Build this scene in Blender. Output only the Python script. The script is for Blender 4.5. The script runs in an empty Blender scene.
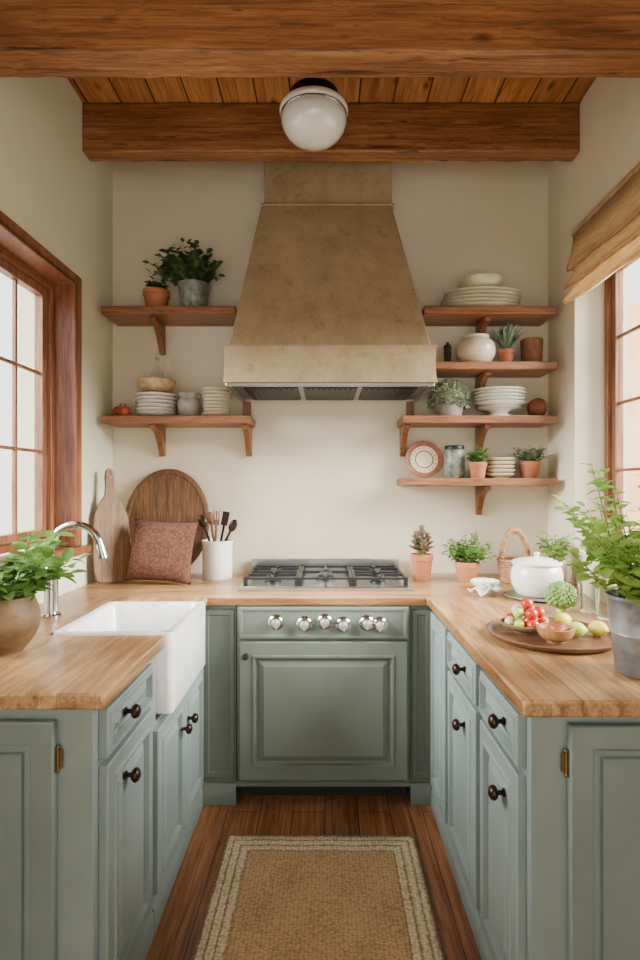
import bpy, bmesh, math, random
from math import pi, sin, cos, radians
from mathutils import Vector, Matrix, Euler
SC = bpy.context.scene
COL = SC.collection

# ---------------------------------------------------------------- materials
def srgb(r, g, b):
    def f(c):
        c /= 255.0
        return c/12.92 if c <= 0.04045 else ((c+0.055)/1.055)**2.4
    return (f(r), f(g), f(b), 1.0)

def base_mat(name):
    m = bpy.data.materials.new(name); m.use_nodes = True
    nt = m.node_tree; b = nt.nodes['Principled BSDF']
    return m, nt, b

def coords(nt, scale=(1,1,1), rot=(0,0,0), rnd=True):
    tc = nt.nodes.new('ShaderNodeTexCoord')
    mp = nt.nodes.new('ShaderNodeMapping')
    mp.inputs['Scale'].default_value = scale
    mp.inputs['Rotation'].default_value = rot
    if rnd:
        oi = nt.nodes.new('ShaderNodeObjectInfo')
        mu = nt.nodes.new('ShaderNodeMath'); mu.operation = 'MULTIPLY'; mu.inputs[1].default_value = 7.0
        nt.links.new(oi.outputs['Random'], mu.inputs[0])
        ad = nt.nodes.new('ShaderNodeVectorMath'); ad.operation = 'ADD'
        nt.links.new(tc.outputs['Object'], ad.inputs[0]); nt.links.new(mu.outputs[0], ad.inputs[1])
        nt.links.new(ad.outputs[0], mp.inputs['Vector'])
    else:
        nt.links.new(tc.outputs['Object'], mp.inputs['Vector'])
    return mp.outputs['Vector']

def ramp(nt, fac, stops):
    r = nt.nodes.new('ShaderNodeValToRGB')
    el = r.color_ramp.elements
    while len(el) < len(stops): el.new(0.5)
    for e, (p, c) in zip(el, stops): e.position = p; e.color = c
    nt.links.new(fac, r.inputs[0]); return r.outputs[0]

def noise(nt, vec, scale, detail=4, rough=0.55, dist=0.0):
    n = nt.nodes.new('ShaderNodeTexNoise')
    n.inputs['Scale'].default_value = scale; n.inputs['Detail'].default_value = detail
    n.inputs['Roughness'].default_value = rough; n.inputs['Distortion'].default_value = dist
    nt.links.new(vec, n.inputs['Vector']); return n.outputs['Fac']

def bump(nt, b, h, strength=0.2, dist=0.01):
    bp = nt.nodes.new('ShaderNodeBump'); bp.inputs['Strength'].default_value = strength
    bp.inputs['Distance'].default_value = dist
    nt.links.new(h, bp.inputs['Height']); nt.links.new(bp.outputs[0], b.inputs['Normal'])

def mixc(nt, fac, a, bb, mode='MULTIPLY'):
    m = nt.nodes.new('ShaderNodeMix'); m.data_type = 'RGBA'; m.blend_type = mode
    if isinstance(fac, float): m.inputs[0].default_value = fac
    else: nt.links.new(fac, m.inputs[0])
    for s, i in ((a, 6), (bb, 7)):
        if isinstance(s, tuple): m.inputs[i].default_value = s
        else: nt.links.new(s, m.inputs[i])
    return m.outputs[2]

def mottled(name, c1, c2, scale=6, rough=0.6, bstr=0.1, bscale=60, metal=0.0, spec=0.5, bdist=0.004, detail=5, coat=0.0, spots=None):
    m, nt, b = base_mat(name)
    v = coords(nt)
    n = noise(nt, v, scale, detail)
    col = ramp(nt, n, [(0.3, c1), (0.7, c2)])
    if spots:
        n2 = noise(nt, v, spots, 8, 0.75, 0.4)
        col = mixc(nt, 0.75, col, ramp(nt, n2, [(0.32, (0.42,0.36,0.28,1)), (0.43, (0.88,0.86,0.82,1)), (0.6, (1,1,1,1)), (0.72,(1.0,1.0,1.0,1))]))
    nt.links.new(col, b.inputs['Base Color'])
    b.inputs['Roughness'].default_value = rough; b.inputs['Metallic'].default_value = metal
    b.inputs['Specular IOR Level'].default_value = spec
    b.inputs['Coat Weight'].default_value = coat
    if bstr: bump(nt, b, noise(nt, v, bscale, 3), bstr, bdist)
    return m

def axs(axis, k, a=1.0):
    return {'X': (a, k, k), 'Y': (k, a, k), 'Z': (k, k, a)}[axis]

def wood(name, dark, mid, light, axis='X', scale=1.0, rough=0.5, plank=None, plank_len=1.2, gap=(0.05,0.02,0.01,1), knots=False, var=0.35, stretch=14, crack=True, contrast=0.7, n1s=2.4):
    m, nt, b = base_mat(name)
    v = coords(nt, tuple(k*scale for k in axs(axis, stretch)))
    n1 = noise(nt, v, n1s, 8, 0.68, 0.9)
    vf = coords(nt, tuple(k*scale for k in axs(axis, stretch*3.5)))
    n2 = noise(nt, vf, 3.0, 5, 0.65, 0.3)
    vb = coords(nt, tuple(k*scale for k in axs(axis, 3)))
    n3 = noise(nt, vb, 1.4, 3, 0.5, 0.4)
    c = ramp(nt, n1, [(0.34, dark), (0.5, mid), (0.66, light)])
    col = mixc(nt, contrast, c, ramp(nt, n2, [(0.36, (0.5,0.44,0.40,1)), (0.56, (1,1,1,1))]))
    col = mixc(nt, 0.6, col, ramp(nt, n3, [(0.35, (0.62,0.56,0.52,1)), (0.6, (1,1,1,1))]))
    if knots:
        vk = coords(nt, tuple(q*scale for q in axs(axis, 2.2)))
        vo = nt.nodes.new('ShaderNodeTexVoronoi'); vo.inputs['Scale'].default_value = 3.2
        nt.links.new(vk, vo.inputs['Vector'])
        kc = ramp(nt, vo.outputs['Distance'], [(0.03, (0.10,0.06,0.035,1)), (0.07, (0.42,0.33,0.27,1)), (0.15, (1,1,1,1))])
        col = mixc(nt, 0.85, col, kc)
        if crack:
            vo2 = noise(nt, coords(nt, tuple(q*scale for q in axs(axis, 34, 1.6))), 1.5, 4, 0.6, 0.5)
            col = mixc(nt, 0.9, col, ramp(nt, vo2, [(0.33, (0.16,0.10,0.07,1)), (0.37, (1,1,1,1))]))
    if plank:
        rot = (0, 0, pi/2) if axis == 'Y' else (0, 0, 0)
        tc = nt.nodes.new('ShaderNodeTexCoord'); mp = nt.nodes.new('ShaderNodeMapping')
        mp.inputs['Rotation'].default_value = rot
        nt.links.new(tc.outputs['Object'], mp.inputs['Vector'])
        br = nt.nodes.new('ShaderNodeTexBrick')
        br.inputs['Scale'].default_value = 1.0; br.inputs['Brick Width'].default_value = plank_len
        br.inputs['Row Height'].default_value = plank; br.inputs['Mortar Size'].default_value = (0.004 if plank > 0.15 else 0.0018) if plank > 0.07 else 0.0007
        br.inputs['Mortar Smooth'].default_value = 0.1; br.inputs['Bias'].default_value = 0.0
        br.offset = 0.37; br.inputs['Color1'].default_value = (1-var,)*3+(1,); br.inputs['Color2'].default_value = (1,1,1,1)
        br.inputs['Mortar'].default_value = gap
        nt.links.new(mp.outputs[0], br.inputs['Vector'])
        col = mixc(nt, 1.0, col, br.outputs['Color'])
    nt.links.new(col, b.inputs['Base Color'])
    b.inputs['Roughness'].default_value = rough
    bump(nt, b, n2, 0.3, 0.003)
    return m

def simple(name, c, rough=0.5, metal=0.0, spec=0.5, coat=0.0, trans=0.0):
    m, nt, b = base_mat(name)
    v = coords(nt)
    n = noise(nt, v, 9, 3)
    d = tuple(x*0.86 for x in c[:3])+(1,)
    nt.links.new(ramp(nt, n, [(0.3, d), (0.65, c)]), b.inputs['Base Color'])
    b.inputs['Roughness'].default_value = rough; b.inputs['Metallic'].default_value = metal
    b.inputs['Specular IOR Level'].default_value = spec; b.inputs['Coat Weight'].default_value = coat
    b.inputs['Transmission Weight'].default_value = trans
    return m

def leaf_mat(name, c1, c2, tl=0.3):
    m, nt, b = base_mat(name)
    v = coords(nt); n = noise(nt, v, 22, 3)
    col = ramp(nt, n, [(0.3, c1), (0.7, c2)])
    nt.links.new(col, b.inputs['Base Color']); b.inputs['Roughness'].default_value = 0.45
    t = nt.nodes.new('ShaderNodeBsdfTranslucent'); nt.links.new(col, t.inputs[0])
    mx = nt.nodes.new('ShaderNodeMixShader'); mx.inputs[0].default_value = tl
    nt.links.new(b.outputs[0], mx.inputs[1]); nt.links.new(t.outputs[0], mx.inputs[2])
    nt.links.new(mx.outputs[0], nt.nodes['Material Output'].inputs[0])
    return m

M = {}
M['wall'] = mottled('cream_plaster', srgb(206,195,170), srgb(216,206,182), 2.2, 0.9, 0.12, 35)
M['wallgreen'] = mottled('pale_plaster', srgb(200,197,170), srgb(210,207,181), 2.2, 0.9, 0.12, 35)
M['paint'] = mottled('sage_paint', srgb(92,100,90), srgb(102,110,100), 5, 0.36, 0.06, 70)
M['paintshaded'] = mottled('shaded_sage_paint', srgb(98,110,106), srgb(108,120,116), 5, 0.36, 0.06, 70)  # same sage on the end doors, their dimmer light painted in as darker colour
M['paintskylit'] = mottled('skylit_sage_paint', srgb(110,122,120), srgb(120,132,130), 5, 0.34, 0.06, 70)  # same sage with the bluish window skylight painted into the colour
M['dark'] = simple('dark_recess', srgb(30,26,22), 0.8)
ck = (srgb(134,94,56), srgb(180,138,92), srgb(204,166,118))
M['counter_y'] = wood('oak_worktop_lengthwise', *ck, 'Y', 1.3, 0.28, plank=0.045, plank_len=0.7, var=0.16, gap=(0.6,0.48,0.38,1), stretch=9, contrast=0.7, n1s=1.8)
M['counter_x'] = wood('oak_worktop_crosswise', *ck, 'X', 1.3, 0.28, plank=0.045, plank_len=0.7, var=0.16, gap=(0.6,0.48,0.38,1), stretch=9, contrast=0.7, n1s=1.8)
M['floor'] = wood('brown_floorboards', srgb(112,72,46), srgb(162,110,74), srgb(188,136,96), 'Y', 1.0, 0.28, plank=0.14, plank_len=1.2, var=0.22)
M['ceil'] = wood('pine_ceiling', srgb(156,98,54), srgb(202,140,84), srgb(220,162,104), 'Y', 1.0, 0.5, plank=0.165, plank_len=4.0, var=0.3, knots=True, crack=False)
M['beam'] = wood('beam_timber', srgb(104,66,38), srgb(152,100,60), srgb(180,128,82), 'X', 1.0, 0.5, knots=True, stretch=22)
M['shelf'] = wood('shelf_wood', srgb(98,60,36), srgb(140,92,58), srgb(164,112,74), 'X', 2.0, 0.4)
M['bracket'] = wood('bracket_wood', srgb(96,60,36), srgb(134,88,54), srgb(156,106,68), 'Z', 2.5, 0.4)
M['frame'] = wood('window_wood', srgb(96,56,36), srgb(136,84,56), srgb(158,102,70), 'Z', 1.6, 0.35)
M['sash'] = wood('sash_wood', srgb(110,72,50), srgb(146,100,72), srgb(166,118,88), 'Z', 1.6, 0.4)
M['board'] = wood('old_board_wood', srgb(64,42,24), srgb(106,72,42), srgb(134,96,60), 'Z', 3.0, 0.5)
M['board2'] = wood('pale_board_wood', srgb(90,62,36), srgb(132,96,60), srgb(156,118,78), 'Z', 3.0, 0.5)
M['tray'] = wood('tray_wood', srgb(84,54,38), srgb(118,82,60), srgb(140,102,76), 'X', 4.0, 0.35)
M['bowlwood'] = wood('bowl_wood', srgb(132,86,48), srgb(170,122,76), srgb(190,144,96), 'X', 5.0, 0.4)
M['hood'] = mottled('aged_plaster', srgb(132,114,86), srgb(158,138,106), 7, 0.4, 0.35, 45, detail=9, spots=18)
M['hood2'] = mottled('aged_plaster_trim', srgb(150,131,100), srgb(174,154,120), 8, 0.4, 0.3, 45, detail=9, spots=20)
M['steel'] = simple('brushed_steel', srgb(180,180,178), 0.28, 1.0)
M['chrome'] = simple('chrome', srgb(215,216,218), 0.1, 1.0)
M['iron'] = simple('cast_iron', srgb(26,26,27), 0.45, 0.3)
M['bronze'] = simple('dark_bronze', srgb(52,36,30), 0.3, 0.7)
M['brass'] = simple('aged_brass', srgb(120,90,52), 0.45, 1.0)
M['sink'] = simple('white_fireclay', srgb(240,240,236), 0.15, coat=0.5)
M['white'] = simple('white_glaze', srgb(230,226,214), 0.22, coat=0.3)
M['cream'] = simple('cream_glaze', srgb(210,198,170), 0.3, coat=0.2)
M['tan'] = mottled('tan_glaze', srgb(160,128,86), srgb(204,180,140), 30, 0.4, 0.1, 60)
M['grey'] = mottled('stoneware', srgb(118,112,102), srgb(170,164,150), 16, 0.5, 0.2, 80)
M['jargreen'] = mottled('green_stoneware', srgb(60,70,60), srgb(146,150,132), 26, 0.4, 0.15, 80)
M['terra'] = mottled('terracotta', srgb(154,88,58), srgb(180,112,78), 12, 0.8, 0.15, 90)
M['clay'] = mottled('brown_clay', srgb(92,70,46), srgb(132,106,72), 12, 0.6, 0.3, 50, spots=20)
M['brownpot'] = mottled('brown_texture', srgb(96,62,42), srgb(138,96,68), 30, 0.8, 0.5, 50)
M['rimbrown'] = mottled('terracotta_rim', srgb(104,58,36), srgb(140,84,56), 20, 0.5, 0.2, 50)
M['zinc'] = mottled('galvanised_zinc', srgb(96,98,102), srgb(158,160,164), 14, 0.4, 0.2, 30, metal=0.6, spots=16)
M['soil'] = mottled('soil', srgb(40,28,20), srgb(64,46,34), 40, 0.95, 0.5, 60)
M['stem'] = simple('plant_stem', srgb(94,112,52), 0.6)
M['leafdark'] = leaf_mat('dark_leaf', srgb(44,66,38), srgb(84,106,64), 0.2)
M['leaf'] = leaf_mat('green_leaf', srgb(66,106,42), srgb(114,150,70), 0.35)
M['leafbright'] = leaf_mat('bright_leaf', srgb(112,152,62), srgb(176,202,108), 0.5)
M['leafgrey'] = leaf_mat('grey_leaf', srgb(108,118,94), srgb(160,168,140), 0.2)
M['succ'] = leaf_mat('succulent', srgb(92,116,86), srgb(158,96,92), 0.15)
M['agave'] = leaf_mat('agave_leaf', srgb(72,96,74), srgb(124,146,118), 0.15)
M['red'] = simple('tomato_skin', srgb(186,44,30), 0.25, coat=0.3)
M['orange'] = mottled('orange_skin', srgb(150,60,32), srgb(176,84,48), 30, 0.6, 0.2, 60)
M['yellow'] = simple('lemon_skin', srgb(226,210,88), 0.4)
M['lime'] = simple('lime_skin', srgb(180,200,90), 0.35)
M['green'] = mottled('broccoli_green', srgb(74,110,48), srgb(132,160,82), 60, 0.7, 0.5, 120)
M['wicker'] = mottled('wicker', srgb(124,86,52), srgb(176,132,88), 45, 0.75, 0.8, 90)
m, nt, b = base_mat('milk_glass')
b.inputs['Base Color'].default_value = srgb(228,226,214); b.inputs['Roughness'].default_value = 0.04
b.inputs['Coat Weight'].default_value = 1.0; b.inputs['Coat Roughness'].default_value = 0.02
M['globe'] = m

m, nt, b = base_mat('clear_glass')
b.inputs['Base Color'].default_value = (0.92,0.96,0.93,1); b.inputs['Roughness'].default_value = 0.03
b.inputs['Transmission Weight'].default_value = 1.0; b.inputs['IOR'].default_value = 1.3
M['glass'] = m
m = bpy.data.materials.new('window_glass'); m.use_nodes = True; nt = m.node_tree
nt.nodes.remove(nt.nodes['Principled BSDF'])
t = nt.nodes.new('ShaderNodeBsdfTransparent'); g = nt.nodes.new('ShaderNodeBsdfGlossy'); g.inputs['Roughness'].default_value = 0.02
mx = nt.nodes.new('ShaderNodeMixShader'); mx.inputs[0].default_value = 0.06
nt.links.new(t.outputs[0], mx.inputs[1]); nt.links.new(g.outputs[0], mx.inputs[2]); nt.links.new(mx.outputs[0], nt.nodes['Material Output'].inputs[0])
M['pane'] = m

m, nt, b = base_mat('linen_blind')
n_ = noise(nt, coords(nt, (1,2,90), rnd=False), 6, 3)
col = ramp(nt, n_, [(0.38, srgb(190,160,114)), (0.62, srgb(234,214,176))])
nt.links.new(col, b.inputs['Base Color']); b.inputs['Roughness'].default_value = 0.9
bump(nt, b, noise(nt, coords(nt, (1,1,4), rnd=False), 150, 2), 0.4, 0.003)
t = nt.nodes.new('ShaderNodeBsdfTranslucent'); nt.links.new(col, t.inputs[0])
mx = nt.nodes.new('ShaderNodeMixShader'); mx.inputs[0].default_value = 0.55
nt.links.new(b.outputs[0], mx.inputs[1]); nt.links.new(t.outputs[0], mx.inputs[2]); nt.links.new(mx.outputs[0], nt.nodes['Material Output'].inputs[0])
M['blind'] = m

m, nt, b = base_mat('cushion_knit')
v = coords(nt, (1,1,1), (0,0.785,0), rnd=False)
vo = nt.nodes.new('ShaderNodeTexVoronoi'); vo.inputs['Scale'].default_value = 80; vo.inputs['Randomness'].default_value = 0.5
nt.links.new(v, vo.inputs['Vector'])
nt.links.new(ramp(nt, vo.outputs['Distance'], [(0.1, srgb(110,68,48)), (0.7, srgb(66,38,27))]), b.inputs['Base Color'])
b.inputs['Roughness'].default_value = 0.95; bump(nt, b, vo.outputs['Distance'], -0.7, 0.006)
M['cushion'] = m

RW, RL = 0.74, 1.34
def rug_mat():
    m, nt, b = base_mat('woven_rug')
    tc = nt.nodes.new('ShaderNodeTexCoord'); sp = nt.nodes.new('ShaderNodeSeparateXYZ')
    nt.links.new(tc.outputs['Object'], sp.inputs[0])
    def mth(op, a, c=None):
        n = nt.nodes.new('ShaderNodeMath'); n.operation = op
        for i, s in enumerate((a, c)):
            if s is None: continue
            if isinstance(s, (int, float)): n.inputs[i].default_value = s
            else: nt.links.new(s, n.inputs[i])
        return n.outputs[0]
    wob = mth('MULTIPLY', mth('SUBTRACT', noise(nt, coords(nt, rnd=False), 70, 2), 0.5), 0.016)
    dx = mth('SUBTRACT', RW/2, mth('ABSOLUTE', sp.outputs[0]))
    dy = mth('SUBTRACT', RL/2, mth('ABSOLUTE', sp.outputs[1]))
    d = mth('ADD', mth('MINIMUM', dx, dy), wob)
    r = nt.nodes.new('ShaderNodeValToRGB'); r.color_ramp.interpolation = 'CONSTANT'
    A, Bc, Cc = srgb(228,212,182), srgb(176,146,106), srgb(200,168,126)
    st = [(0.0, Bc), (0.005, A), (0.026, Bc), (0.034, A), (0.056, Bc), (0.063, A), (0.086, Bc), (0.095, Cc)]
    el = r.color_ramp.elements
    while len(el) < len(st): el.new(0.5)
    for e, (p, c) in zip(el, st): e.position = p; e.color = c
    nt.links.new(d, r.inputs[0])
    ch = nt.nodes.new('ShaderNodeTexVoronoi'); ch.inputs['Scale'].default_value = 75; ch.inputs['Randomness'].default_value = 0.5
    mp = nt.nodes.new('ShaderNodeMapping'); mp.inputs['Scale'].default_value = (1, 1.7, 1)
    nt.links.new(tc.outputs['Object'], mp.inputs[0]); nt.links.new(mp.outputs[0], ch.inputs['Vector'])
    k = ramp(nt, ch.outputs['Distance'], [(0.25, (1,1,1,1)), (0.75, (0.42,0.35,0.28,1))])
    col = mixc(nt, 0.8, r.outputs[0], k)
    nt.links.new(mixc(nt, 0.5, col, ramp(nt, noise(nt, coords(nt, rnd=False), 5, 4), [(0.35,(0.8,0.76,0.72,1)),(0.65,(1,1,1,1))])), b.inputs['Base Color'])
    b.inputs['Roughness'].default_value = 0.95
    bump(nt, b, ch.outputs['Distance'], -0.9, 0.008)
    return m
M['rug'] = rug_mat()
M['ext'] = mottled('stucco', srgb(176,134,96), srgb(198,160,120), 3, 0.9, 0.3, 20)

# ---------------------------------------------------------------- mesh helper
class MB:
    def __init__(s): s.v=[]; s.f=[]; s.m=[]
    def add(s, vs, fs, mi=0, mat=None):
        o = len(s.v)
        s.v += [tuple(mat @ Vector(v)) if mat is not None else tuple(v) for v in vs]
        s.f += [tuple(i+o for i in f) for f in fs]; s.m += [mi]*len(fs); return s
    def box(s, x0,x1,y0,y1,z0,z1, mi=0, mat=None):
        vs = [(x,y,z) for x in (x0,x1) for y in (y0,y1) for z in (z0,z1)]
        fs = [(0,1,3,2),(4,6,7,5),(0,4,5,1),(2,3,7,6),(0,2,6,4),(1,5,7,3)]
        return s.add(vs, fs, mi, mat)
    def lathe(s, prof, segs=32, c=(0,0,0), mi=0, sx=1, sy=1, mat=None, fn=None):
        vs=[]; fs=[]; idx=[]
        for (r,z) in prof:
            if r < 1e-6:
                idx.append([len(vs)]); vs.append((c[0],c[1],c[2]+z))
            else:
                idx.append(list(range(len(vs), len(vs)+segs)))
                for i in range(segs):
                    a = 2*pi*i/segs; rr = r*(fn(a,z) if fn else 1)
                    vs.append((c[0]+rr*cos(a)*sx, c[1]+rr*sin(a)*sy, c[2]+z))
        for A,B in zip(idx[:-1], idx[1:]):
            for i in range(segs):
                j=(i+1)%segs
                if len(A)==1 and len(B)==1: continue
                if len(A)==1: fs.append((A[0],B[j],B[i]))
                elif len(B)==1: fs.append((A[i],A[j],B[0]))
                else: fs.append((A[i],A[j],B[j],B[i]))
        return s.add(vs,fs,mi,mat)
    def tube(s, pts, r, segs=10, mi=0, caps=True, mat=None):
        pts=[Vector(p) for p in pts]; n=len(pts)
        rs = r if isinstance(r,(list,tuple)) else [r]*n
        t0=(pts[1]-pts[0]).normalized()
        u = t0.orthogonal().normalized(); vs=[]; fs=[]
        for k,p in enumerate(pts):
            t = (pts[min(k+1,n-1)]-pts[max(k-1,0)]).normalized()
            u = (u - t*u.dot(t)).normalized(); w=t.cross(u)
            for i in range(segs):
                a=2*pi*i/segs; vs.append(tuple(p+(u*cos(a)+w*sin(a))*rs[k]))
        for k in range(n-1):
            for i in range(segs):
                j=(i+1)%segs
                fs.append((k*segs+i,k*segs+j,(k+1)*segs+j,(k+1)*segs+i))
        if caps:
            fs.append(tuple(range(segs))[::-1]); fs.append(tuple((n-1)*segs+i for i in range(segs)))
        return s.add(vs,fs,mi,mat)
    def prism(s, poly, y0, y1, mi=0, mat=None, plane='XZ'):
        n=len(poly)
        if plane=='XZ': vs=[(a,y0,b) for a,b in poly]+[(a,y1,b) for a,b in poly]
        else: vs=[(y0,a,b) for a,b in poly]+[(y1,a,b) for a,b in poly]
        fs=[tuple(range(n)),tuple(range(2*n-1,n-1,-1))]+[(i,i+n,(i+1)%n+n,(i+1)%n) for i in range(n)]
        return s.add(vs,fs,mi,mat)
    def sphere(s, c, r, mi=0, seg=16, rings=10, sc=(1,1,1)):
        prof=[(r*sin(pi*k/rings)*1.0, -r*cos(pi*k/rings)*sc[2]) for k in range(rings+1)]
        prof[0]=(0,prof[0][1]); prof[-1]=(0,prof[-1][1])
        return s.lathe(prof, seg, c, mi, sc[0], sc[1])
    def mesh(s, name, mats, fix=True, ang=38):
        me=bpy.data.meshes.new(name); me.from_pydata(s.v,[],s.f)
        for mm in mats: me.materials.append(M[mm] if isinstance(mm,str) else mm)
        me.polygons.foreach_set('material_index', s.m)
        if fix:
            bm=bmesh.new(); bm.from_mesh(me); bmesh.ops.recalc_face_normals(bm, faces=bm.faces[:]); bm.to_mesh(me); bm.free()
        me.polygons.foreach_set('use_smooth',[True]*len(me.polygons))
        me.set_sharp_from_angle(angle=radians(ang)); me.update(); return me

def meta(o, label=None, cat=None, group=None, kind=None):
    if label: o['label']=label
    if cat: o['category']=cat
    if group: o['group']=group
    if kind: o['kind']=kind

def place(name, me, loc=(0,0,0), rot=(0,0,0), parent=None, bevel=0, label=None, cat=None, group=None, kind=None, scale=(1,1,1), subsurf=0):
    o=bpy.data.objects.new(name, me); COL.objects.link(o)
    o.location=loc; o.rotation_euler=rot; o.scale=scale
    if parent: o.parent=parent
    if bevel:
        b=o.modifiers.new('bevel','BEVEL'); b.width=bevel; b.segments=2; b.limit_method='ANGLE'; b.angle_limit=radians(40)
    if subsurf:
        b=o.modifiers.new('sub','SUBSURF'); b.levels=subsurf; b.render_levels=subsurf
    meta(o,label,cat,group,kind); return o

def thing(name, loc, label, cat, group=None, rot=(0,0,0)):
    e=bpy.data.objects.new(name,None); e.empty_display_size=0.05; COL.objects.link(e)
    e.location=loc; e.rotation_euler=rot; meta(e,label,cat,group); return e

# ---------------------------------------------------------------- constants
WL, WR, WB = -1.18, 1.24, 3.09
CZ = 0.92
CEIL = 3.27

# ---------------------------------------------------------------- room
def holed_wall(name, x0, x1, y0, y1, z1, hy0, hy1, hz0, hz1, mat):
    mb=MB()
    mb.box(x0,x1,y0,hy0,0,z1); mb.box(x0,x1,hy1,y1,0,z1)
    mb.box(x0,x1,hy0,hy1,0,hz0); mb.box(x0,x1,hy0,hy1,hz1,z1)
    return place(name, mb.mesh(name,[mat]), kind='structure')
holed_wall('wall_left', WL-0.26, WL, -1.2, WB+0.2, CEIL, 1.20, 2.61, 1.12, 2.36, 'wallgreen')
holed_wall('wall_right', WR, WR+0.26, -1.2, WB+0.2, CEIL, 1.20, 2.76, 1.09, 2.52, 'wall')
place('wall_back', MB().box(WL,WR,WB,WB+0.2,0,CEIL).mesh('wall_back',['wall']), kind='structure')
# unseen wall added behind the viewer to cut flat fill light, doorway left open
place('wall_light_block', MB().box(WL-0.26,-0.85,-1.36,-1.2,0,CEIL).box(0.9,WR+0.26,-1.36,-1.2,0,CEIL).box(-0.85,0.9,-1.36,-1.2,2.35,CEIL).mesh('wall_light_block',['wall']), kind='structure')
place('floor', MB().box(WL-0.26,WR+0.26,-1.36,WB+0.2,-0.1,0).mesh('floor',['floor']), kind='structure')
place('ceiling', MB().box(WL-0.26,WR+0.26,-1.36,WB+0.2,CEIL,CEIL+0.1).mesh('ceiling',['ceil']), kind='structure')
place('wall_exterior', MB().box(-2.94,-1.9,5.5,5.7,-1,4.2).mesh('we',['ext']), kind='structure')
place('wall_exterior.001', MB().box(2.2,5.5,5.5,5.7,-1,3.2).mesh('we2',['ext']), kind='structure')

def beam(y0,y1,z0,name,label,seed):
    random.seed(seed); n=60; L=WR-WL
    mb=MB(); vs=[]; fs=[]
    sec=[(y0,z0),(y1,z0),(y1,CEIL-0.001),(y0,CEIL-0.001)]
    for i in range(n+1):
        x=-L/2+L*i/n
        for k,(y,z) in enumerate(sec):
            j=0.003
            vs.append((x, y-(y0+y1)/2+random.uniform(-j,j), z-z0+(random.uniform(-j,j) if k<2 else 0)))
    for i in range(n):
        for k in range(4):
            a=i*4+k; c=i*4+(k+1)%4; fs.append((a,c,c+4,a+4))
    fs.append((0,1,2,3)); fs.append(tuple(n*4+k for k in (3,2,1,0)))
    mb.add(vs,fs)
    place(name, mb.mesh(name,['beam'],ang=50), ((WL+WR)/2,(y0+y1)/2,z0), bevel=0.008, label=label, cat='ceiling beam', group='exposed ceiling beams')
beam(2.70,2.79,3.03,'ceiling_beam','rough knotty brown timber beam below plank ceiling, above the range hood',1)
beam(1.85,1.97,2.85,'ceiling_beam.001','thick rough-sawn brown timber beam crossing the room wall to wall',2)

# windows -------------------------------------------------------------
def window(name, X, y0, y1, z0, z1, ncol_w, rows, n_sash):
    w=thing(name,(X,(y0+y1)/2,z0),None,None); w['kind']='structure'
    H=z1-z0; L=y1-y0
    fr=MB(); d=0.04; ft=0.03
    fr.box(-d,d,-L/2,-L/2+ft,0,H); fr.box(-d,d,L/2-ft,L/2,0,H)
    fr.box(-d,d,-L/2+ft,L/2-ft,0,ft); fr.box(-d,d,-L/2+ft,L/2-ft,H-ft,H)
    place('window_frame', fr.mesh('wf',['frame']), parent=w, bevel=0.003)
    sw=(L-2*ft)/n_sash
    for s in range(n_sash):
        a=-L/2+ft+s*sw+0.002; b2=a+sw-0.004; z0l=ft+0.002; z1l=H-ft-0.002
        st=0.036; m2=MB(); e=0.02
        m2.box(-e,e,a,a+st,z0l,z1l); m2.box(-e,e,b2-st,b2,z0l,z1l)
        m2.box(-e,e,a+st,b2-st,z0l,z0l+st); m2.box(-e,e,a+st,b2-st,z1l-st,z1l)
        iw=b2-a-2*st; ih=z1l-z0l-2*st; nc=max(1,round(iw/ncol_w))
        for c in range(1,nc):
            yy=a+st+iw*c/nc; m2.box(-0.009,0.009,yy-0.007,yy+0.007,z0l+st,z1l-st)
        for r in range(1,rows):
            zz=z0l+st+ih*r/rows; m2.box(-0.008,0.008,a+st,b2-st,zz-0.007,zz+0.007)
        so=place('sash', m2.mesh('sash',['sash']), parent=w, bevel=0.002)
        place('glass', MB().box(-0.002,0.002,a+st,b2-st,z0l+st,z1l-st).mesh('glass',['pane']), parent=so)
    return w
window('window_1', WL-0.12, 1.22, 2.59, 1.14, 2.34, 0.19, 3, 2)
window('window_2', WR+0.185, 1.202, 2.758, 1.092, 2.518, 0.2, 4, 2)
cs=MB()
x=WL
cs.box(x-0.16,x+0.02,2.59,2.609,1.121,2.359); cs.box(x-0.16,x+0.02,1.201,1.22,1.121,2.359)
cs.box(x-0.16,x+0.02,1.22,2.59,2.34,2.359); 
cs.box(x+0.001,x+0.020,2.60,2.655,1.122,2.395); cs.box(x+0.001,x+0.020,1.15,1.21,1.122,2.395)
cs.box(x+0.001,x+0.020,1.21,2.60,2.345,2.395)
place('trim_1', cs.mesh('casing',['frame']), kind='structure', bevel=0.004)
place('trim_2', MB().box(x-0.16,x+0.05,1.10,2.69,1.085,1.121).mesh('sill',['frame']), kind='structure', bevel=0.004)
place('trim_3', MB().box(WR-0.015,WR+0.15,1.18,2.78,1.07,1.091).mesh('sill2',['wall']), kind='structure', bevel=0.004)

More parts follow.
